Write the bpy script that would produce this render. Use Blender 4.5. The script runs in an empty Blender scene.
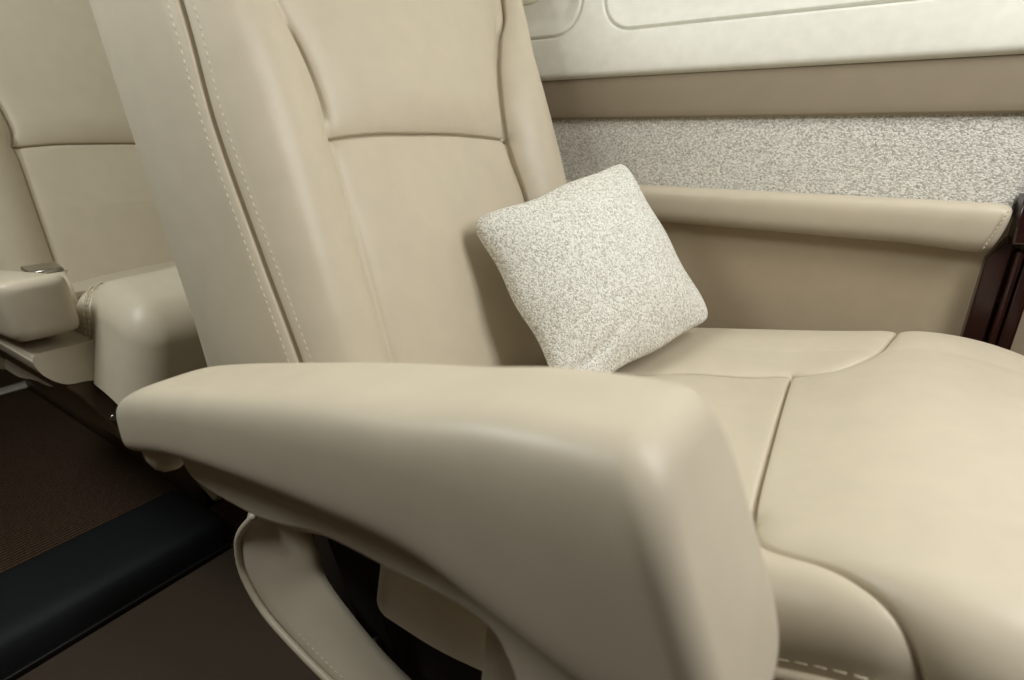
import numpy as np, math
def sstep(a,b,x):
    t=np.clip((x-a)/(b-a),0,1); return t*t*(3-2*t)
def dome(a,b,hx,hy,R):
    ca=np.clip(a,-hx,hx); cb=np.clip(b,-hy,hy); da=a-ca; db=b-cb
    l=np.maximum(abs(da),abs(db)); m=np.hypot(da,db)+1e-9
    th=np.minimum(l/R,math.pi/2); k=R*np.sin(th)/m
    drop=R*(1-np.cos(th))+np.maximum(l-R*math.pi/2,0)
    return ca+da*k, cb+db*k, drop
# ---- backrest, in metres; a across (centre .515), b up the recline
BO=np.array([-.36,.515,.46]); BW=np.array([-.3134,0,.9496]); BN=np.array([.9496,0,.3134])
B_HX=.225; B_R=.03; B_HY=.335; B_C=.30
def smooth_table(w,x,y):
    return sum(k*np.interp(w+o,x,y) for k,o in ((.06,-.05),(.12,-.033),(.2,-.016),(.24,0),(.2,.016),(.12,.033),(.06,.05)))
def back_surface(a,b):
    p,w,d=dome(a,b-B_C,B_HX,B_HY,B_R); w=w+B_C
    q=abs(p)
    qs=np.where(p<0,smooth_table(w,[-.1,0,.09,.21,.30,.345,.39,.43,.52],[.166,.161,.158,.152,.147,.143,.149,.162,.18]),smooth_table(w,[-.1,0,.12,.22,.30,.38,.44,.48,.55],[.160,.158,.157,.153,.148,.164,.189,.208,.218]))
    r=.034*np.clip((.27-qs)/.122,.75,1)*np.sin(math.pi*np.clip((q-qs+.003)/(.27-qs+.003),0,1))
    ins=np.cos(np.clip(q/qs,0,1)*math.pi/2)
    r=r+.010*ins*np.clip((.30-w)/.1,0,1)
    r=r+.016*sstep(.285,.36,w)*ins
    p=p+np.sign(p)*.012*np.sin(math.pi*np.clip((d-.01)/.16,0,1))
    h=r-d
    return BO+ p[...,None]*np.array([0,1,0])+w[...,None]*BW+h[...,None]*BN
# ---- cushion, a along X from centre, b along Y from centre .515
C_X=-.075; C_Y=.515; C_HX=.222; C_HY=.208; C_R=.036
def cush(a,b):
    p,q,d=dome(a,b,C_HX,C_HY,C_R)
    X=C_X+p; Y=C_Y+q-.26*np.where(b<0,d*d/(d+.02),0)
    zt=.497+.42*.02*np.logaddexp(0,(np.minimum(X,.26)+.09)/.02)-2.6*np.clip(X,0,1)**2-.018*sstep(-.13,-.26,X)
    zf=.512+.17*(X+.185)-2.2*np.clip(X-.03,0,1)**2
    zt=zt+.006*np.logaddexp(0,(zf-zt)/.006)*sstep(.07,.20,q)
    zt=zt+.008*np.cos(np.clip(q/.15,-1,1)*math.pi/2)
    return np.stack([X,Y,zt-d],-1)
def normals(P):
    du=np.gradient(P,axis=0); dv=np.gradient(P,axis=1)
    n=np.cross(du,dv); return n/(np.linalg.norm(n,axis=-1,keepdims=True)+1e-12)
import bpy, bmesh, random
from mathutils import Vector
random.seed(4); RNG=np.random.default_rng(4)
S=bpy.context.scene; COL=S.collection
# ------------------------------------------------------------------ materials
def lin(c): return tuple(((v/255)/12.92 if v/255<=.04045 else ((v/255+.055)/1.055)**2.4) for v in c)+(1,)
def mat(name,rgb,rough=.5,spec=.4,metal=0):
    m=bpy.data.materials.new(name); m.use_nodes=True; n=m.node_tree.nodes; b=n['Principled BSDF']
    b.inputs['Base Color'].default_value=lin(rgb); b.inputs['Roughness'].default_value=rough
    b.inputs['Specular IOR Level'].default_value=spec; b.inputs['Metallic'].default_value=metal
    return m,n,m.node_tree.links,b
def leather(name,rgb,rough=.40,bump=.05,var=.03):
    m,n,l,b=mat(name,rgb,rough,.35)
    tc=n.new('ShaderNodeTexCoord')
    vo=n.new('ShaderNodeTexVoronoi'); vo.feature='DISTANCE_TO_EDGE'; vo.inputs['Scale'].default_value=620
    nz=n.new('ShaderNodeTexNoise'); nz.inputs['Scale'].default_value=38; nz.inputs['Detail'].default_value=6
    l.new(tc.outputs['Object'],vo.inputs['Vector']); l.new(tc.outputs['Object'],nz.inputs['Vector'])
    bp=n.new('ShaderNodeBump'); bp.inputs['Strength'].default_value=bump; bp.inputs['Distance'].default_value=.0006
    bp2=n.new('ShaderNodeBump'); bp2.inputs['Strength'].default_value=.035; bp2.inputs['Distance'].default_value=.004
    l.new(vo.outputs['Distance'],bp.inputs['Height']); l.new(nz.outputs['Fac'],bp2.inputs['Height'])
    l.new(bp2.outputs['Normal'],bp.inputs['Normal']); l.new(bp.outputs['Normal'],b.inputs['Normal'])
    mx=n.new('ShaderNodeMixRGB'); c=np.array(rgb)
    mx.inputs['Color1'].default_value=lin(c*(1-var)); mx.inputs['Color2'].default_value=lin(np.clip(c*(1+var),0,255))
    l.new(nz.outputs['Fac'],mx.inputs['Fac']); l.new(mx.outputs['Color'],b.inputs['Base Color'])
    return m
def weave(name,light,dark,sx,sy,sz,bump=.6,lo=.25,hi=.75):
    m,n,l,b=mat(name,light,.9,.1)
    tc=n.new('ShaderNodeTexCoord'); mp=n.new('ShaderNodeMapping'); mp.inputs['Scale'].default_value=(sx,sy,sz)
    vo=n.new('ShaderNodeTexVoronoi'); vo.inputs['Scale'].default_value=1; vo.inputs['Randomness'].default_value=.85
    nz=n.new('ShaderNodeTexNoise'); nz.inputs['Scale'].default_value=.9; nz.inputs['Detail'].default_value=3
    l.new(tc.outputs['Object'],mp.inputs['Vector']); l.new(mp.outputs['Vector'],vo.inputs['Vector']); l.new(mp.outputs['Vector'],nz.inputs['Vector'])
    sep=n.new('ShaderNodeSeparateColor'); l.new(vo.outputs['Color'],sep.inputs['Color'])
    a=n.new('ShaderNodeMath'); a.operation='MULTIPLY_ADD'; l.new(vo.outputs['Distance'],a.inputs[0]); a.inputs[1].default_value=.75
    l.new(sep.outputs[0],a.inputs[2])
    a2=n.new('ShaderNodeMath'); a2.operation='ADD'; l.new(a.outputs[0],a2.inputs[0]); l.new(nz.outputs['Fac'],a2.inputs[1])
    mr=n.new('ShaderNodeMapRange'); mr.inputs['From Min'].default_value=lo; mr.inputs['From Max'].default_value=hi
    l.new(a2.outputs[0],mr.inputs['Value'])
    mx=n.new('ShaderNodeMixRGB'); mx.inputs['Color1'].default_value=lin(light); mx.inputs['Color2'].default_value=lin(dark)
    l.new(mr.outputs['Result'],mx.inputs['Fac']); l.new(mx.outputs['Color'],b.inputs['Base Color'])
    bp=n.new('ShaderNodeBump'); bp.inputs['Strength'].default_value=bump; bp.inputs['Distance'].default_value=.0015; bp.invert=True
    l.new(vo.outputs['Distance'],bp.inputs['Height']); l.new(bp.outputs['Normal'],b.inputs['Normal'])
    return m
def carpet(name):
    m,n,l,b=mat(name,(70,56,46),.95,.05)
    tc=n.new('ShaderNodeTexCoord'); wv=n.new('ShaderNodeTexWave'); wv.bands_direction='X'; wv.inputs['Scale'].default_value=34; wv.inputs['Distortion'].default_value=.8; wv.inputs['Detail Scale'].default_value=6
    nz=n.new('ShaderNodeTexNoise'); nz.inputs['Scale'].default_value=260; nz.inputs['Detail'].default_value=4
    l.new(tc.outputs['Object'],wv.inputs['Vector']); l.new(tc.outputs['Object'],nz.inputs['Vector'])
    mu=n.new('ShaderNodeMath'); mu.operation='MULTIPLY'; l.new(wv.outputs['Fac'],mu.inputs[0]); l.new(nz.outputs['Fac'],mu.inputs[1])
    cr=n.new('ShaderNodeValToRGB'); cr.color_ramp.elements[0].color=lin((38,30,26)); cr.color_ramp.elements[1].color=lin((128,104,84)); cr.color_ramp.elements[1].position=.6
    l.new(mu.outputs[0],cr.inputs['Fac']); l.new(cr.outputs['Color'],b.inputs['Base Color'])
    bp=n.new('ShaderNodeBump'); bp.inputs['Strength'].default_value=.8; bp.inputs['Distance'].default_value=.003
    l.new(mu.outputs[0],bp.inputs['Height']); l.new(bp.outputs['Normal'],b.inputs['Normal'])
    return m
def wood(name):
    m,n,l,b=mat(name,(70,26,20),.22,.5)
    tc=n.new('ShaderNodeTexCoord'); mp=n.new('ShaderNodeMapping'); mp.inputs['Scale'].default_value=(60,60,5)
    nz=n.new('ShaderNodeTexNoise'); nz.inputs['Scale'].default_value=2.5; nz.inputs['Detail'].default_value=5
    l.new(tc.outputs['Object'],mp.inputs['Vector']); l.new(mp.outputs['Vector'],nz.inputs['Vector'])
    cr=n.new('ShaderNodeValToRGB'); cr.color_ramp.elements[0].color=lin((24,11,10)); cr.color_ramp.elements[1].color=lin((54,24,20))
    l.new(nz.outputs['Fac'],cr.inputs['Fac']); l.new(cr.outputs['Color'],b.inputs['Base Color'])
    return m
def plain(name,rgb,rough=.5,spec=.4,metal=0,scale=60,var=.04):
    m,n,l,b=mat(name,rgb,rough,spec,metal); c=np.array(rgb)
    tc=n.new('ShaderNodeTexCoord'); nz=n.new('ShaderNodeTexNoise'); nz.inputs['Scale'].default_value=scale; nz.inputs['Detail'].default_value=3
    mx=n.new('ShaderNodeMixRGB'); mx.inputs['Color1'].default_value=lin(c*(1-var)); mx.inputs['Color2'].default_value=lin(np.clip(c*(1+var),0,255))
    l.new(tc.outputs['Object'],nz.inputs['Vector']); l.new(nz.outputs['Fac'],mx.inputs['Fac']); l.new(mx.outputs['Color'],b.inputs['Base Color'])
    return m
M=dict(
 leather=leather('cream_leather',(205,194,173)),
 taupe=leather('taupe_leather',(150,137,117),.6),
 lower=leather('beige_leather',(190,173,146),.5),
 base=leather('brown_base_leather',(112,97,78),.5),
 thread=plain('cream_thread',(222,212,190),.7),
 white=plain('white_shell',(236,235,224),.42,.4),
 shade=plain('ivory_shade',(238,234,216),.5,.4),
 fabric=weave('wall_weave',(240,238,230),(148,143,133),460,300,700,.5,.95,2.15),
 pillow=weave('boucle_weave',(246,245,237),(158,152,139),640,640,360,.6,1.1,2.25),
 carpet=carpet('ribbed_carpet'),
 black=leather('black_leather',(29,31,34),.68,.12,.1),
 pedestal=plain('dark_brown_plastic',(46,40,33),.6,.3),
 dark=plain('black_metal',(24,22,20),.45,.4),
 wood=wood('mahogany'),
 strap=plain('dark_webbing',(48,44,40),.8,.1,0,300,.15),
 web=plain('cream_webbing',(206,196,174),.8,.1,0,300,.06),
 metal=plain('brushed_metal',(190,186,176),.3,.5,1),
 vinyl=leather('brown_floor_covering',(78,66,54),.6,.08),
 cable=plain('dark_plastic',(40,36,32),.5),
)
# ------------------------------------------------------------------ object helpers
def link(o,parent=None):
    COL.objects.link(o)
    if parent: o.parent=parent
    return o
def origin_of(parent):
    v=Vector((0,0,0))
    while parent: v+=parent.location; parent=parent.parent
    return np.array(v)
def tag(o,label=None,cat=None,group=None,kind=None):
    for k,v in (('label',label),('category',cat),('group',group),('kind',kind)):
        if v: o[k]=v
    return o
def thing(name,label,cat,loc,group=None):
    o=bpy.data.objects.new(name,None); o.location=loc; o.empty_display_size=.05; link(o); return tag(o,label,cat,group)
def make(name,V,Fs,m,parent=None,nrm=None,smooth=True,at=None):
    """one mesh object; V in world metres"""
    V=np.asarray(V,float); off=origin_of(parent)
    loc=np.zeros(3)
    if parent is None and at is not None: loc=np.array(at,float)
    me=bpy.data.meshes.new(name); me.from_pydata((V-off-loc).tolist(),[],[list(map(int,f)) for f in Fs] if not isinstance(Fs,np.ndarray) else Fs.tolist())
    me.materials.append(m); me.update()
    if smooth: me.polygons.foreach_set('use_smooth',[True]*len(me.polygons))
    if nrm is not None: me.normals_split_custom_set_from_vertices(np.asarray(nrm).tolist())
    o=bpy.data.objects.new(name,me); o.location=loc; return link(o,parent)
def gridfaces(n,m,wrap=False):
    i,j=np.meshgrid(np.arange(n-1),np.arange(m if wrap else m-1),indexing='ij'); k=(j+1)%m
    return np.stack([i*m+j,(i+1)*m+j,(i+1)*m+k,i*m+k],-1).reshape(-1,4)
def recalc(o):
    bm=bmesh.new(); bm.from_mesh(o.data); bmesh.ops.remove_doubles(bm,verts=bm.verts,dist=1e-6); bmesh.ops.recalc_face_normals(bm,faces=bm.faces); bm.to_mesh(o.data); bm.free(); return o
def catmull(P,n=12,closed=False):
    P=np.asarray(P,float); 
    Q=np.vstack([P[-1:],P,P[:2]]) if closed else np.vstack([2*P[:1]-P[1:2],P,2*P[-1:]-P[-2:-1]])
    out=[]
    for i in range(1,len(Q)-2):
        p0,p1,p2,p3=Q[i-1:i+3]
        for t in np.linspace(0,1,n,endpoint=False):
            out.append(.5*((2*p1)+(-p0+p2)*t+(2*p0-5*p1+4*p2-p3)*t*t+(-p0+3*p1-3*p2+p3)*t**3))
    if not closed: out.append(P[-1])
    return np.array(out)
def inpoly(x,y,poly):
    r=np.zeros(x.shape,bool); p=np.asarray(poly); q=np.roll(p,-1,0)
    for (x0,y0),(x1,y1) in zip(p,q):
        if y0==y1: continue
        c=((y0>y)!=(y1>y))&(x<(x1-x0)*(y-y0)/(y1-y0)+x0); r^=c
    return r
def pdist(x,y,poly):
    d=np.full(x.shape,9.)
    for (x0,y0),(x1,y1) in zip(poly[:-1],poly[1:]):
        dx,dy=x1-x0,y1-y0; L=dx*dx+dy*dy+1e-15; t=np.clip(((x-x0)*dx+(y-y0)*dy)/L,0,1)
        d=np.minimum(d,np.hypot(x-x0-t*dx,y-y0-t*dy))
    return d
def clear(pts,step=1): return pts[::step]
def upholstery(fn,A,B,seams,regions,default,parent,names,m,flip=False):
    """dense leather body with sewn seams, cut into its panels"""
    P=fn(A,B); N=normals(P)*(-1 if flip else 1); g=np.zeros(A.shape)
    for s,dep,w,ck in seams:
        d=pdist(A,B,s); g+=dep*np.exp(-d/w)+ck*np.exp(-(d/.0013)**2)
    P=P-N*g[...,None]; N=normals(P)*(-1 if flip else 1)
    n,k=A.shape; F=gridfaces(n,k)
    if flip: F=F[:,::-1]
    ca=A.reshape(-1)[F].mean(1); cb=B.reshape(-1)[F].mean(1)
    reg=np.full(len(F),default)
    for idx,poly in regions[::-1]: reg[inpoly(ca,cb,poly)]=idx
    V=P.reshape(-1,3); NN=N.reshape(-1,3); out={}
    for r in sorted(set(reg.tolist())):
        f=F[reg==r]; u,inv=np.unique(f,return_inverse=True)
        out[r]=make(names[r],V[u],inv.reshape(-1,4),m,parent,NN[u])
    return out
def frame_at(p,q,n):
    t=(q-p)/ (np.linalg.norm(q-p)+1e-12); b=np.cross(n,t); b/=np.linalg.norm(b)+1e-12; return t,b
def tube_vf(path,r,k=8,caps=True):
    path=np.asarray(path,float); n=len(path); rr=np.broadcast_to(np.asarray(r,float),(n,))
    V=[]; up=np.array([.13,.21,.97])
    for i in range(n):
        t=path[min(i+1,n-1)]-path[max(i-1,0)]; t/=np.linalg.norm(t)+1e-12
        a=np.cross(t,up); a/=np.linalg.norm(a)+1e-9; b=np.cross(t,a)
        for j in range(k): V.append(path[i]+rr[i]*(a*math.cos(2*math.pi*j/k)+b*math.sin(2*math.pi*j/k)))
    F=[tuple(f) for f in gridfaces(n,k,True)]
    if caps: F+= [tuple(range(k))[::-1], tuple(range((n-1)*k,n*k))]
    return V,F
def tube(name,path,r,m,parent=None,k=8,at=None):
    V,F=tube_vf(path,r,k); return recalc(make(name,V,F,m,parent,at=at))
def stitches(name,P,N,m,parent,pitch=.0072,length=.0045,rad=.0007,lift=.0006):
    """a run of thread stitches lying on the surface line P with normals N"""
    P=np.asarray(P,float); N=np.asarray(N,float); seg=np.r_[0,np.cumsum(np.linalg.norm(np.diff(P,axis=0),axis=1))]
    V=[];F=[]; s=0
    while s+length<seg[-1]:
        a=np.array([np.interp(s,seg,P[:,i]) for i in range(3)]); b=np.array([np.interp(s+length,seg,P[:,i]) for i in range(3)]); nn=np.array([np.interp(s,seg,N[:,i]) for i in range(3)]); nn/=np.linalg.norm(nn)+1e-9
        path=[a-nn*.0005,a+(b-a)*.2+nn*lift,a+(b-a)*.8+nn*lift,b-nn*.0005]
        v,f=tube_vf(path,rad,5); o=len(V); V+=list(v); F+=[tuple(i+o for i in q) for q in f]; s+=pitch
    return recalc(make(name,V,F,m,parent))
def surf_line(fn,pts,flip=False,n=14,out=.0):
    c=catmull(pts,n); e=1e-4; a,b=c[:,0],c[:,1]
    P=fn(a,b); du=fn(a+e,b)-P; dv=fn(a,b+e)-P; N=np.cross(du,dv); N/=np.linalg.norm(N,axis=1,keepdims=True)+1e-12
    if flip:N=-N
    return P+N*out,N
def loft(name,secs,m,parent=None,at=None,caps=True):
    secs=np.asarray(secs,float); n,k,_=secs.shape; V=secs.reshape(-1,3); F=[tuple(f) for f in gridfaces(n,k,True)]
    if caps:
        V=np.vstack([V,secs[0].mean(0),secs[-1].mean(0)]); a=n*k
        F+=[(a,(j+1)%k,j) for j in range(k)]+[(a+1,(n-1)*k+j,(n-1)*k+(j+1)%k) for j in range(k)]
    return recalc(make(name,V,F,m,parent,at=at))
def superellipse(k,e):
    t=np.arange(k)*2*math.pi/k; c,s=np.cos(t),np.sin(t)
    return np.sign(c)*abs(c)**(2/e),np.sign(s)*abs(s)**(2/e)
def box(name,lo,hi,m,parent=None,bev=.004,at=None,seg=3):
    bm=bmesh.new(); lo=np.array(lo);hi=np.array(hi); off=origin_of(parent)
    loc=np.array(at if at is not None else (0,0,0),float)
    bmesh.ops.create_cube(bm,size=1)
    for v in bm.verts: v.co=Vector((np.array(v.co)+.5)*(hi-lo)+lo-off-loc)
    if bev: bmesh.ops.bevel(bm,geom=list(bm.edges),offset=bev,segments=seg,profile=.5,affect='EDGES')
    me=bpy.data.meshes.new(name); bm.to_mesh(me); bm.free(); me.materials.append(m)
    for p in me.polygons: p.use_smooth=True
    o=bpy.data.objects.new(name,me); o.location=loc; link(o,parent)
    md=o.modifiers.new('n','WEIGHTED_NORMAL'); md.keep_sharp=False
    return o
def slab(name,poly,axis,lo,hi,m,parent=None,bev=.006,at=None,smooth=True):
    """polygon in the two other axes, extruded from lo to hi along axis, rounded edges"""
    ax='XYZ'.index(axis); oth=[i for i in range(3) if i!=ax]; off=origin_of(parent); loc=np.array(at if at is not None else (0,0,0),float)
    bm=bmesh.new(); rings=[]
    for h in (lo,hi):
        r=[]
        for p in poly:
            c=np.zeros(3); c[ax]=h; c[oth[0]],c[oth[1]]=p; r.append(bm.verts.new(Vector(c-off-loc)))
        rings.append(r)
    bm.faces.new(rings[0]); bm.faces.new(rings[1][::-1]); k=len(poly)
    for i in range(k): bm.faces.new((rings[0][i],rings[1][i],rings[1][(i+1)%k],rings[0][(i+1)%k]))
    bmesh.ops.recalc_face_normals(bm,faces=bm.faces)
    if bev:
        cap=[e for e in bm.edges if (e.verts[0] in rings[0] and e.verts[1] in rings[0]) or (e.verts[0] in rings[1] and e.verts[1] in rings[1])]
        bmesh.ops.bevel(bm,geom=cap,offset=bev,segments=4,profile=.5,affect='EDGES',clamp_overlap=True)
    me=bpy.data.meshes.new(name); bm.to_mesh(me); bm.free(); me.materials.append(m)
    for p in me.polygons: p.use_smooth=smooth
    o=bpy.data.objects.new(name,me); o.location=loc; link(o,parent)
    if smooth: o.modifiers.new('n','WEIGHTED_NORMAL')
    return o
def ribbon(name,A,B,th,m,parent,bulge=.0,n=10,k=10):
    """padded strip between two curves"""
    A=catmull(A,n);B=catmull(B,n); s=np.linspace(0,1,k)[None,:,None]
    T=A[:,None]*(1-s)+B[:,None]*s; N=normals(T)
    if N[...,2].mean()<0: N=-N
    prof=np.sqrt(np.clip(1-(2*s-1)**4,0,1))
    up=T+N*(bulge*prof); dn=T-N*(th*prof+1e-5)
    V=np.concatenate([up,dn[:,::-1][:,1:-1]],1)
    return loft(name,V,m,parent)
# ------------------------------------------------------------------ the near seat
seat=thing('passenger_seat','cream leather foreground cabin seat with raised armrest, the woven pillow on its cushion','seat',(-.1,.515,0),'cabin seats')
LE=M['leather']
# backrest
LS=catmull([(-.17,-.2),(-.161,.0),(-.158,.084),(-.152,.211),(-.147,.305),(-.143,.345),(-.149,.395),(-.162,.433),(-.18,.52),(-.184,.7),(-.184,.95)])
RS=catmull([(.17,-.2),(.158,.0),(.157,.12),(.153,.22),(.148,.303),(.164,.381),(.189,.442),(.208,.48),(.218,.55),(.218,.7),(.218,.95)])
ST=catmull([(-.257,-.2),(-.258,.1),(-.260,.211),(-.261,.319),(-.256,.415),(-.254,.55),(-.254,.95)])
SR=ST*[-1,1]
CR=catmull([(-.147,.311),(-.09,.313),(-.031,.312),(.05,.311),(.148,.307)])
hh=np.r_[np.linspace(.0,.135,50)[:-1],np.linspace(.135,.22,100)[:-1],np.linspace(.22,.25,20)[:-1],np.linspace(.25,.268,45)[:-1],np.linspace(.268,.435,50)]
hw=np.r_[-hh[:0:-1],hh]
hv=np.r_[np.linspace(-.07,.30,170)[:-1],np.linspace(.30,.322,60)[:-1],np.linspace(.322,.80,230)]
A,B=np.meshgrid(hw,hv,indexing='ij')
core=.272
dep=.100+.060*np.clip((.42-B)/.36,-.4,1.1)          # the squab is deeper low down
A=np.sign(A)*(np.minimum(abs(A),core)+np.clip(abs(A)-core,0,1)/.163*dep)
backrest_core=None
P_lo=[(-.215,.012),(-.185,-.02),(.185,-.02),(.215,.012)]
def rear_pt(y,w,off): return BO+np.array([0,y,0])+w*BW+off*BN
# hard back shell behind the panels
secs=[]
cx,cy=superellipse(48,6)
for w in np.r_[np.linspace(-.05,.62,20),.655,.675,.685]:
    k=1 if w<.62 else math.sqrt(max(0,1-((w-.62)/.068)**2)); d=.135+.075*np.clip((.42-w)/.36,-.4,1.1)
    secs.append([rear_pt(.242*x*(.6+.4*k),w,-.03*1-(d-.03)/2+ (d-.03)/2*z*k) for x,z in zip(cx,cy)])
back=loft('backrest',secs,LE,seat)
edge=[(-.9,-.3)]
side_poly=np.vstack([ST,[(-.9,.95),(-.9,-.2)]]); sideR=np.vstack([SR,[(.9,.95),(.9,-.2)]])
lum=np.vstack([LS[:0],[(-.15,-.2)],LS[LS[:,1]<.311],CR,RS[RS[:,1]<.307][::-1]])
head=np.vstack([CR,RS[RS[:,1]>=.307],LS[LS[:,1]>=.311][::-1]])
bl=np.vstack([ST,LS[::-1]]); br=np.vstack([SR,RS[::-1]])
seams=[(LS,.0055,.0075,.009),(RS,.0055,.0075,.008),(CR,.0060,.0085,.005),(ST,.0030,.0030,.005),(SR,.0030,.0030,.005)]
bp_=upholstery(back_surface,A,B,seams,[(0,lum),(1,head),(2,bl),(3,br),(4,side_poly),(5,sideR)],0,back,
   {0:'lumbar_panel',1:'headrest_panel',2:'bolster',3:'bolster',4:'side_panel',5:'side_panel'},LE,flip=False)
for off in (-.0075,.0075):
    for ss,sg in ((ST,-1),(SR,1)):
        pts=ss+np.array([off,0]); P,N=surf_line(back_surface,pts[(pts[:,1]>-.06)&(pts[:,1]<.78)],n=3,out=-.0006)
        stitches('stitching',P,N,M['thread'],back,pitch=.0066,length=.0046,rad=.00065,lift=.0001)['kind']='stuff'
# cushion
NS=[(.036,-.172),(.043,-.190),(.053,-.2),(.079,-.2115),(.097,-.222),(.117,-.239),(.130,-.264),(.139,-.30),(.142,-.40)]
FS=[(.019,.098),(.036,.0955),(.054,.099),(.076,.120),(.092,.150),(.1,.185),(.108,.23),(.118,.28),(.13,.40)]
TS=[(.019,.10),(.026,-.02),(.036,-.172)]
FB=[(-.40,.03),(-.22,.052),(-.137,.072),(-.06,.088),(.019,.098)]
NB=[(-.40,-.165),(-.2,-.168),(.036,-.172)]
NSc,FSc,TSc,FBc,NBc=[catmull(x) for x in (NS,FS,TS,FB,NB)]
ga=np.r_[np.linspace(-.40,-.02,110)[:-1],np.linspace(-.02,.05,150)[:-1],np.linspace(.05,.16,190)[:-1],np.linspace(.16,.40,110)]
gb=np.r_[np.linspace(-.36,-.32,15)[:-1],np.linspace(-.32,-.165,270)[:-1],np.linspace(-.165,.06,110)[:-1],np.linspace(.06,.19,160)[:-1],np.linspace(.19,.36,60)]
def limit(A,B,Ls=.135):
    return np.clip(A,-C_HX-Ls,C_HX+Ls),np.clip(B,-C_HY-Ls,C_HY+Ls)
ga=np.unique(np.clip(ga,-C_HX-.14,C_HX+.145)); gb=np.unique(np.clip(gb,-C_HY-.14,C_HY+.14))
A,B=np.meshgrid(ga,gb,indexing='ij')
secs=[]
cx,cy=superellipse(40,5)
for z,k in ((.372,.90),(.376,.95),(.386,.97),(.42,.97),(.44,.93),(.45,.5)):
    secs.append([(-.075+.245*k*x,.515+.205*k*y,z) for x,y in zip(cx,cy)])
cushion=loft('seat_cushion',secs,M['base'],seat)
front=np.vstack([TSc[::-1],FSc,[(.14,.6),(.6,.6),(.6,-.6),(.146,-.6)],NSc[::-1]])
rear=np.vstack([NBc,TSc[::-1],FBc[::-1]])
nearp=[(-.6,0),(.2,0),(.2,-.6),(-.6,-.6)]
seams=[(NSc,.0070,.011,.0045),(FSc,.0040,.006,.006),(TSc,.0020,.0030,.006),(FBc,.0035,.006,.006),(NBc,.0035,.006,.005)]
cp=upholstery(cush,A,B,seams,[(0,front),(1,rear),(2,nearp)],3,cushion,{0:'front_panel',1:'rear_panel',2:'bolster',3:'bolster'},LE)
# welt round the bottom of the cushion on the aisle side, and its stitches
P,N=surf_line(cush,[(-.25,-.279),(-.1,-.279),(.0,-.279),(.08,-.279),(.16,-.279),(.2,-.279)],n=10,out=.001)
tube('welt',P,.0042,LE,cushion)
P2,N2=surf_line(cush,[(-.25,-.288),(.0,-.288),(.2,-.288)],n=14,out=.0005)
tube('welt',P2,.0032,LE,cushion)
P,N=surf_line(cush,[(-.25,-.2705),(.0,-.2705),(.2,-.2705)],n=14,out=.0)
stitches('stitching',P,N,M['thread'],cushion,pitch=.009,length=.006,rad=.0006,lift=.0)['kind']='stuff'
# armrest: a wedge-shaped pad, deep at the front, tapering to a rounded rear tip
st=[ # x, top z, bottom z, centre y, half width
 (-.498,.530,.522,.180,.004),(-.496,.540,.514,.179,.016),(-.489,.551,.511,.178,.025),(-.475,.563,.515,.177,.032),(-.455,.574,.523,.176,.0365),
 (-.425,.5865,.533,.1755,.039),(-.37,.602,.549,.175,.0398),(-.30,.6195,.561,.175,.040),(-.22,.6385,.572,.175,.041),(-.15,.6525,.578,.175,.042),
 (-.10,.6605,.568,.175,.0425),(-.06,.665,.557,.175,.043),(-.03,.668,.553,.175,.043),(-.002,.670,.553,.175,.043)]
st=np.array(st); xs=np.r_[np.linspace(0,.14,12)[:-1],np.linspace(.14,.8,30)[:-1],np.linspace(.8,1,16)]
par=np.linspace(0,1,len(st)); cs=catmull(st,6)
cx,cy=superellipse(80,4.4); secs=[]
AR=.0135; END=-.003
for x,zt,zb,yc,hw_ in np.vstack([cs[cs[:,0]<END-AR],[[x]+[np.interp(x,cs[:,0],cs[:,q]) for q in (1,2,3,4)] for x in END-AR*(1-np.sin(np.linspace(0,math.pi/2,14)))]]):
    f=float(sstep(-.17,-.03,x)); r=[]
    e=np.clip((x-END+AR)/AR,0,1); k=AR*(1-math.sqrt(max(0,1-e*e)))
    for u,v in zip(cx,cy):
        z=(zt+zb)/2+((zt-zb)/2-k)*v; y=yc+(max(hw_,.003)-k)*u*(1-.06*max(0,v)**2)
        r.append((x+f*(.40*min(.11,zt-z)-.042),y,z))
    secs.append(r)
armrest=loft('armrest',secs,LE,seat)
pan=catmull([(-.405,.556),(-.402,.528),(-.380,.5165),(-.317,.5185),(-.282,.525),(-.238,.5375),(-.18,.5415),(-.125,.5435),(-.108,.528),(-.100,.505),(-.09,.485),(-.045,.485),(-.036,.51),(-.045,.58),(-.1,.62),(-.25,.60),(-.385,.57)],5,True)
slab('armrest_side_panel',pan,'Y',.1545,.203,LE,armrest,bev=.006)
tube('pivot_arm',[(-.455,.163,.552),(-.450,.162,.543),(-.443,.161,.533),(-.436,.160,.525),(-.430,.160,.519),(-.4265,.160,.515),(-.425,.160,.513)],[.014,.0155,.016,.0155,.0135,.009,.002],LE,armrest,k=20)
# base shell, floor pedestal, shroud, straps
bp=catmull([(-.33,.376),(-.1,.378),(.06,.376),(.088,.35),(.078,.29),(.05,.245),(.02,.25),(-.06,.285),(-.16,.315),(-.27,.340)],5,True)
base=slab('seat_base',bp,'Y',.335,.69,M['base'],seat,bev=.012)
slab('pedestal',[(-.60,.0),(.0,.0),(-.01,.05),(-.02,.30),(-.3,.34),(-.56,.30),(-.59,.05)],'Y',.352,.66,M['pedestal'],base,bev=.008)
tube('screw',[(.02,.337,.30),(.02,.333,.30),(.02,.330,.30),(.02,.3292,.30)],[.006,.006,.005,.001],M['metal'],base,k=16)
tube('slide_rail',[(-.36,.325,.335),(-.2,.325,.335),(.05,.325,.335)],.011,M['dark'],base,k=12)
for x in (-.30,-.12): slab('bracket',[(x-.02,.25),(x+.02,.25),(x+.028,.36),(x-.028,.36)],'Y',.322,.350,M['dark'],base,bev=.003)
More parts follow.
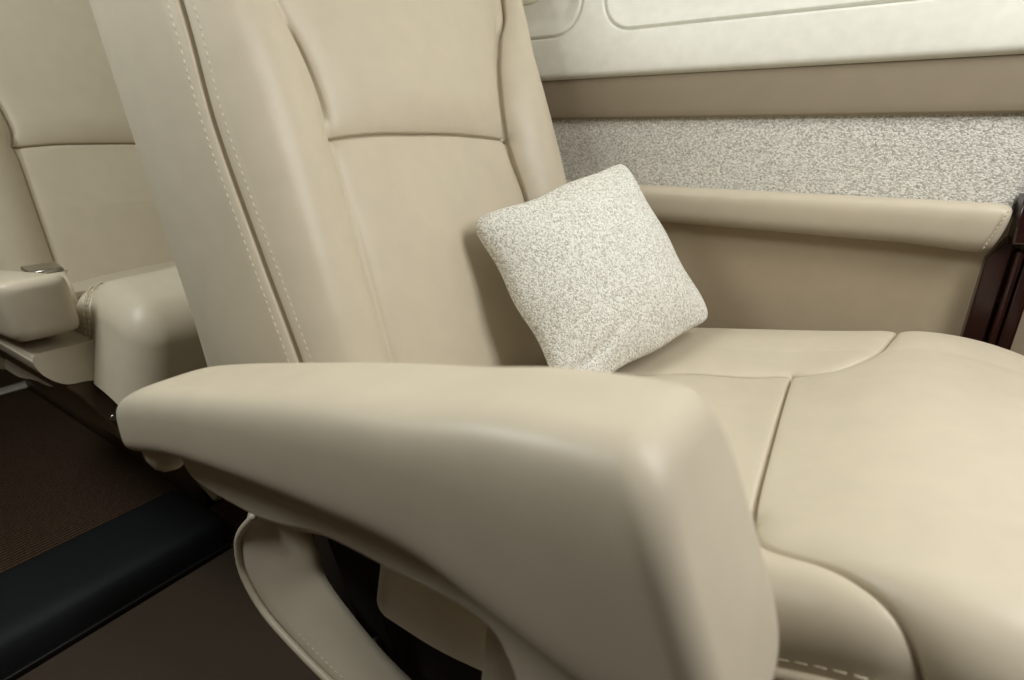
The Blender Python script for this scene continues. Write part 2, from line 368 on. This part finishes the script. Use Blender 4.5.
A_=[(-.522,.262,.362),(-.556,.260,.325),(-.570,.259,.297),(-.569,.258,.256),(-.538,.258,.216),(-.478,.258,.193),(-.409,.258,.179),(-.34,.26,.168),(-.24,.262,.16)]
B_=[(-.525,.285,.368),(-.515,.293,.352),(-.492,.300,.335),(-.476,.301,.306),(-.468,.300,.272),(-.430,.300,.240),(-.372,.300,.209),(-.30,.300,.19),(-.21,.30,.18)]
shroud=ribbon('base_shroud',A_,B_,.012,LE,seat,.006)
Ac=catmull(A_,10); tube('piping',Ac+[0,-.002,-.001],.0045,LE,shroud,k=10)
Bc=catmull(B_,10); mid=Ac*.82+Bc*.18; nn=np.tile([-.2,-.55,.8],(len(mid),1))
stitches('stitching',mid+nn*.005,nn,M['thread'],shroud,pitch=.008,length=.005,rad=.0008,lift=.001)['kind']='stuff'
def strap(name,pts,wdir,w,m,parent,th=.0012):
    c=catmull(pts,8); wd=np.array(wdir,float); wd/=np.linalg.norm(wd); secs=[]
    for i in range(len(c)):
        t=c[min(i+1,len(c)-1)]-c[max(i-1,0)]; t/=np.linalg.norm(t); n=np.cross(t,wd); n/=np.linalg.norm(n)
        secs.append([c[i]+wd*w/2*a+n*th*b for a,b in ((-1,-.4),(-.96,-1),(.96,-1),(1,-.4),(1,.4),(.96,1),(-.96,1),(-1,.4))])
    return loft(name,secs,m,parent)
belt=strap('seat_belt',[(-.475,.312,.44),(-.468,.318,.36),(-.455,.322,.30),(-.432,.322,.24),(-.415,.325,.17),(-.40,.33,.10)],(1,.15,.3),.045,M['strap'],seat)
tab=strap('belt_tail',[(-.150,.222,.520),(-.152,.222,.48),(-.156,.222,.44),(-.162,.222,.39),(-.17,.222,.34)],(1,.02,.0),.030,M['web'],belt)
tube('buckle',[(-.418,.318,.19),(-.414,.319,.172),(-.410,.320,.155)],[.008,.010,.008],M['metal'],belt,k=12)
# ------------------------------------------------------------------ the seat behind: the same seat, its armrest lowered
def copy_tree(o,parent=None):
    if parent and o.name.split('.')[0] in ('base_shroud','seat_belt','armrest','welt','pedestal','bracket','slide_rail') or parent and parent.name.startswith('seat_cushion') and o.name.startswith('stitching'): return None
    c=o.copy(); COL.objects.link(c); c.parent=parent
    for ch in [x for x in o.children]: copy_tree(ch,c)
    return c
seat2=copy_tree(seat,None); seat2.location=seat.location+Vector((-.80,-.015,0))
seat2['label']='cream leather cabin seat behind the other seat, at the left edge, armrest lowered'
for ch in seat2.children:
    if ch.name.startswith('seat_cushion'): ch.location=Vector((-.07,-.003,.032))
    if ch.name.startswith('backrest'): ch.location=Vector((0,0,-.018))
cx,cy=superellipse(56,6.5); secs=[]
for x,k,ht in [(-1.24,.012,.045),(-1.23,.003,.05),(-1.20,0,.055),(-1.0,0,.065),(-.9,0,.070),(-.80,0,.0725)]+[(-.775-.014+.014*math.sin(a),.014*(1-math.cos(a)),.0725) for a in np.linspace(0,math.pi/2,8)]:
    zt=.6085+.11*(x+.775); zb=zt-ht
    secs.append([(x-.10*(zt-z0),y0,z0) for y0,z0 in [(.197+(.033-k)*u+.004*(1-v)*.5,(zt+zb)/2+((zt-zb)/2-k)*v) for u,v in zip(cx,cy)]])
loft('armrest',secs,LE,seat2)
cy_=catmull([(.178,.513),(.1775,.508),(.184,.490),(.200,.474),(.22,.470),(.242,.468),(.2425,.49),(.2425,.514),(.241,.5175),(.21,.5185),(.183,.5185)],5,True)
con=slab('armrest_console',cy_,'X',-1.22,-.79,LE,seat2,bev=.005)
lo_=catmull([(.203,.472),(.213,.448),(.226,.42),(.238,.39),(.247,.366),(.262,.357),(.33,.355),(.335,.41),(.33,.468),(.25,.472)],5,True)
slab('base_side_panel',lo_,'X',-1.22,-.795,M['base'],con,bev=.004)
tube('screw',[(-.797,.240,.41),(-.793,.240,.41),(-.790,.240,.41),(-.7892,.240,.41)],[.0055,.0055,.0045,.001],M['metal'],con,k=16)
cu2=[c for c in seat2.children if c.name.startswith('seat_cushion')][0]; dv=np.array([-.87,-.018,.032])
for off in (-.006,.006):
    nsc=NSc[(NSc[:,1]>-.33)]; tn=np.gradient(nsc,axis=0); tn/=np.linalg.norm(tn,axis=1,keepdims=True); P,N=surf_line(cush,nsc+np.stack([-tn[:,1],tn[:,0]],1)*off,n=3,out=-.001)
    stitches('stitching',P+dv,N*np.sign(N[0,2]),M['thread'],cu2,pitch=.0075,length=.005,rad=.0009)['kind']='stuff'
bel=strap('seat_belt',[(-.86,.246,.54),(-.862,.245,.562),(-.872,.246,.577),(-.90,.252,.583),(-.95,.27,.578),(-1.02,.29,.565)],(.25,1,0),.024,M['web'],seat2)
slab('buckle',[(-.965,.236),(-.965,.276),(-.915,.268),(-.915,.230)],'Z',.583,.590,M['metal'],bel,bev=.0025)
# ------------------------------------------------------------------ throw pillow
def pillow():
    s=.1185; n=110; g=np.linspace(-1,1,n); X,Y=np.meshgrid(g,g,indexing='ij')
    px=X*s*(1-.040*(1-Y**2)-.06*(X*Y)**10+.034*(1-Y*Y)*np.sin(7*Y+1)*.6); py=Y*s*(1-.040*(1-X**2)-.06*(X*Y)**10+.03*(1-X*X)*np.sin(6*X+.4)*.6)
    edge=np.clip((1-X**4)*(1-Y**4),0,1); h=.046*edge**.5*(.60+.40*(1-X*X)*(1-Y*Y))+.0014
    nz=np.zeros_like(X)
    for f,a,ph in ((3.1,.0016,.3),(5.3,.0010,1.7),(8.1,.0006,.9)): nz+=a*np.sin(f*X+ph)*np.cos(f*.9*Y+ph*2)
    d=np.hypot(X+.93,Y+.80); pin=-.006*np.exp(-((Y+.66-.10*np.sin(2.6*X+1))/.05)**2)*np.exp(-((X+.72)/.38)**2)
    h2=h+(nz+pin)*np.clip(edge*4,0,1); fr=np.stack([px,py,h2],-1); bk=np.stack([px,py,-h*.75],-1)
    V=np.concatenate([fr.reshape(-1,3),bk.reshape(-1,3)]); F=gridfaces(n,n); Fb=F[:,::-1]+n*n
    i=np.r_[np.arange(n)*n, (n-1)*n+np.arange(1,n), (np.arange(n-2,-1,-1))*n+n-1, np.arange(n-2,0,-1)]
    j=np.roll(i,-1); Fs=np.stack([i,j,j+n*n,i+n*n],-1)
    c=np.array([(-.390,.506,.662),(-.303,.701,.717),(-.173,.692,.540),(-.259,.498,.485)])
    o=c.mean(0); ux=(c[1]-c[0]+c[2]-c[3]); ux/=np.linalg.norm(ux); uy=(c[0]-c[3]+c[1]-c[2]); uy-=ux*(uy@ux); uy/=np.linalg.norm(uy); uz=np.cross(ux,uy)
    me=bpy.data.meshes.new('throw_pillow'); me.from_pydata(V.tolist(),[],np.vstack([F,Fb,Fs]).tolist()); me.materials.append(M['pillow'])
    me.polygons.foreach_set('use_smooth',[True]*len(me.polygons)); ob=bpy.data.objects.new('throw_pillow',me)
    from mathutils import Matrix
    ob.matrix_world=Matrix([[ux[0],uy[0],uz[0],o[0]],[ux[1],uy[1],uz[1],o[1]],[ux[2],uy[2],uz[2],o[2]],[0,0,0,1]])
    link(ob); recalc(ob)
    return tag(ob,'square cream and grey woven throw pillow standing on a corner against the seat back','pillow')
pil=pillow()
# ------------------------------------------------------------------ cabin side wall
X0,X1=-2.75,1.3
def wall_strip(name,prof,m,kind='structure',x0=X0,x1=X1,th=.02,sub=6,at=(0,0,0)):
    """profile (y,z) run along the cabin, closed behind"""
    p=catmull(prof,sub); bk=[(y+th,z) for y,z in p[::-1]]; poly=list(map(tuple,p))+bk
    secs=[[(x,y,z) for y,z in poly] for x in (x0,x1)]
    n=len(poly); V=np.array(secs).reshape(-1,3); F=[tuple(f) for f in gridfaces(2,n,True)]+[tuple(range(n))[::-1],tuple(range(n,2*n))]
    o=recalc(make(name,V,F,m,None)); o.data.set_sharp_from_angle(angle=math.radians(40))
    return tag(o,kind=kind)
lower=wall_strip('wall_right',[(.885,0),(.880,.2),(.872,.45),(.866,.63),(.866,.668)],M['lower'])
wall_strip('trim_1',[(.868,.652),(.864,.67),(.863,.74),(.863,.778),(.866,.786)],M['fabric'],x1=.113)
wall_strip('trim_2',[(.884,.640),(.882,.74),(.882,.79)],M['fabric'],x0=.113)
wall_strip('trim_3',[(.872,.7795),(.856,.7805),(.852,.786),(.850,.80),(.848,.83),(.850,.846)],M['taupe'])
# upper white shell with the window cut-outs
win=[(-1.30,-.905),(-.865,-.447),(-.409,.03),(.072,.51)]
wz0,wz1,wr=.899,1.19,.045
def rrect(x0,x1,z0,z1,r,k=10):
    out=[]
    for cx_,cz_,a0 in ((x1-r,z1-r,0),(x0+r,z1-r,90),(x0+r,z0+r,180),(x1-r,z0+r,270)):
        for i in range(k+1):
            a=math.radians(a0+90*i/k); out.append((cx_+r*math.cos(a),cz_+r*math.sin(a)))
    return out
def wall_y(z):    # the shell leans inboard towards the crown
    z=np.asarray(z,float); return .838+.010*sstep(.855,.98,z)-.50*np.clip(z-1.05,0,1)**2
def shell():
    bm=bmesh.new(); nx=260; zs=np.r_[.838,.840,.843,.847,.852,.858,.866,.875,.885,.895,np.linspace(.905,1.36,60)]
    xs_=np.linspace(X0,X1,nx); XX,ZZ=np.meshgrid(xs_,zs,indexing='ij')
    YY=wall_y(ZZ)+.012*(1-np.sqrt(np.clip(1-((.852-ZZ)/.014).clip(0,1)**2,0,1)))
    return XX,YY,ZZ
XX,YY,ZZ=shell()
# fine grid, grooves pressed in where the window reveals sit
xs_=np.unique(np.round(np.r_[np.linspace(X0,-.95,60),np.linspace(-.95,.2,620),np.linspace(.2,X1,60)],5)); zs=np.unique(np.r_[.838,.840,.843,.847,.852,.858,.866,.875,np.linspace(.88,1.0,90),np.linspace(1.0,1.36,60)])
XX,ZZ=np.meshgrid(xs_,zs,indexing='ij')
YY=wall_y(ZZ)+.012*(1-np.sqrt(np.clip(1-((.846-ZZ)/.0081).clip(0,1)**2,0,1)))
gro=np.zeros_like(XX); ins=np.zeros_like(XX)
for a,b in win:
    cxx,hx_=(a+b)/2,(b-a)/2-wr; czz,hz_=(wz0+wz1)/2,(wz1-wz0)/2-wr
    qx,qz=abs(XX-cxx)-hx_,abs(ZZ-czz)-hz_
    sd=np.hypot(np.maximum(qx,0),np.maximum(qz,0))+np.minimum(np.maximum(qx,qz),0)-wr
    gro+=.006*np.exp(-(sd/.0016)**2); ins+=.006*sstep(.0,-.03,sd)
YY=YY+gro+ins
V=np.stack([XX,YY,ZZ],-1).reshape(-1,3); F=gridfaces(len(xs_),len(zs))
tag(make('wall_upper',V,F[:,::-1],M['white']),kind='structure')
for i,(a,b) in enumerate(win):
    # pull-down shade panel inside each reveal
    p=rrect(a+.055,b-.055,wz0+.05,wz1-.05,.04); q=[(x,z) for x,z in p]
    V=[];k=len(q); cxx,czz=(a+b)/2,(wz0+wz1)/2; F=[]
    for n_,(sc,o_) in enumerate([(1,.0105),(.985,.0045),(.965,.003),(.8,.003),(.6,.003),(.4,.003),(.2,.003)]):
        for (x,z) in q:
            x_,z_=cxx+(x-cxx)*sc,czz+(z-czz)*sc; V.append((x_,float(wall_y(z_))+o_,z_))
        if n_: F+=[((n_-1)*k+j,(n_-1)*k+(j+1)%k,n_*k+(j+1)%k,n_*k+j) for j in range(k)]
    V.append((cxx,float(wall_y(czz))+.003,czz)); F+=[(6*k+j,6*k+(j+1)%k,7*k) for j in range(k)]
    tag(recalc(make('window_%d'%(i+1),V,F,M['shade'])),kind='structure')
# padded leather arm rail along the wall
st=[]
cx,cy=superellipse(40,2.8)
for x,k in [(-1.42,.3),(-1.415,.75),(-1.40,1)]+[(v,1) for v in np.linspace(-1.36,.07,30)]+[(.09,1),(.101,.985),(.108,.93),(.1115,.80),(.113,.5)]:
    zt=.6845; zb=.6305-.004*float(sstep(.03,.1,x)); r=[]
    for u,v in zip(cx,cy):
        z=(zt+zb)/2+(zt-zb)/2*v*k; y=.846+.022*u*(.4+.6*k)-.006*v*k
        r.append((x-(.010*(1-(z-zb)/(zt-zb)) if x>.05 else 0),y,z))
    st.append(r)
rail_t=thing('wall_armrest','long padded beige leather arm rail fixed along the side wall under the woven panel','armrest',(-.6,.85,.63))
rail=loft('pad',st,LE,rail_t)
e=np.array([(.106-(.012*(1-t)),.823+.003*math.cos(t*3),.634+.047*t) for t in np.linspace(0,1,20)])
stitches('stitching',e,np.tile([.1,-1,0],(20,1)),M['thread'],rail_t,pitch=.005,length=.003,rad=.0006)['kind']='stuff'
# mahogany panel at the end of the rail
cab=thing('wood_panel','dark glossy mahogany panel beside the end of the wall arm rail, at the right edge','panel',(.125,.85,0))
slab('stile',[(.102,0),(.102,.62),(.116,.645),(.124,.645),(.124,0)],'Y',.846,.872,M['wood'],cab,bev=.003)
slab('moulding',[(.126,0),(.126,.632),(.133,.632),(.133,0)],'Y',.838,.872,M['wood'],cab,bev=.003)
slab('stile',[(.135,0),(.135,.632),(.150,.632),(.150,0)],'Y',.846,.872,M['wood'],cab,bev=.003)
slab('upper_block',[(.117,.640),(.117,.694),(.20,.694),(.20,.640)],'Y',.832,.880,M['wood'],cab,bev=.004)
# ------------------------------------------------------------------ floor, step, rest of the cabin
def quad_box(name,lo,hi,m): return tag(box(name,lo,hi,m,None,0),kind='structure')
quad_box('floor',(X0,-1.0,-.05),(X1,.90,0),M['carpet'])
tag(slab('baseboard_right',[(.452,0),(.449,.05),(.452,.09),(.462,.098),(.475,.098),(.475,0)],'X',-2.15,-1.10,M['base'],None,bev=0),kind='structure')
tag(box('trim_5',(-.935,-.7,.0005),(X1-.01,.44,.004),M['vinyl'],None,.001),kind='structure')
step=thing('floor_step','low black leather covered step across the aisle floor, left of the seat shroud','step',(-1.06,.0,0))
pr=catmull([(-1.135,.002),(-1.134,.045),(-1.122,.064),(-1.10,.070),(-1.0,.070),(-.962,.064),(-.948,.045),(-.945,.002)],5,False)
secs=[[(x,y,z) for x,z in [tuple(q) for q in pr]] for y in (-.6,.395,.405,.412,.415)]
for i,(k) in ((2,.99),(3,.96),(4,.9)):
    secs[i]=[(-1.04+(x+1.04)*k,y,z*k) for x,y,z in secs[i]]
loft('cover',secs,M['black'],step)
box('nosing',(-.9455,-.6,.002),(-.938,.41,.012),M['dark'],step,.002)
tag(slab('trim_4',[(-2.2,0),(-2.2,.012),(-2.16,.012),(-2.155,0)],'Y',-.9,.62,M['white'],None,bev=0),kind='structure')
quad_box('wall_back',(X0-.03,-1.0,0),(X0,.90,1.45),M['taupe'])
quad_box('wall_front',(X1,-1.0,0),(X1+.03,.90,1.45),M['base'])
wall_strip('wall_left',[(-.93,0),(-.93,.4),(-.92,.8),(-.88,1.1),(-.75,1.36)],M['base'],th=-.02)
wall_strip('ceiling',[(.80,1.33),(.70,1.42),(.4,1.46),(0,1.47),(-.4,1.46),(-.70,1.42),(-.78,1.33)],M['white'],th=0.0)
bpy.data.objects['ceiling'].data.validate()
# ------------------------------------------------------------------ lights
def area(name,loc,target,sx,sy,power,col):
    l=bpy.data.lights.new(name,'AREA'); l.shape='RECTANGLE'; l.size=sx; l.size_y=sy; l.energy=power; l.color=col
    o=bpy.data.objects.new(name,l); o.location=loc; o.rotation_euler=(Vector(target)-Vector(loc)).to_track_quat('-Z','Y').to_euler(); link(o); return o
area('cabin_wash_light',(.34,.45,1.36),(-.55,.45,.72),.30,.9,9.8,(1,.992,.975))
area('aft_cabin_light',(-.76,-.20,1.38),(-.55,.25,.7),.40,.25,6.2,(.95,.985,.955))
w=bpy.data.worlds.new('world'); S.world=w; w.use_nodes=True; w.node_tree.nodes['Background'].inputs[0].default_value=(1,.97,.92,1); w.node_tree.nodes['Background'].inputs[1].default_value=.02
# ------------------------------------------------------------------ camera
cam=bpy.data.cameras.new('camera'); cam.sensor_width=36; cam.lens=552.8/1024*36; cam.clip_start=.02; cam.dof.use_dof=True; cam.dof.focus_distance=.62; cam.dof.aperture_fstop=5.6
co=bpy.data.objects.new('camera',cam); link(co); co.location=(0,0,.76)
p_,az=math.radians(20.6),math.radians(124.1)
f=Vector((math.cos(az)*math.cos(p_),math.sin(az)*math.cos(p_),-math.sin(p_))); co.rotation_euler=f.to_track_quat('-Z','Y').to_euler(); S.camera=co
S.view_settings.view_transform='Standard'; S.view_settings.look='None'; S.view_settings.gamma=1; S.view_settings.exposure=0; S.view_settings.use_curve_mapping=False
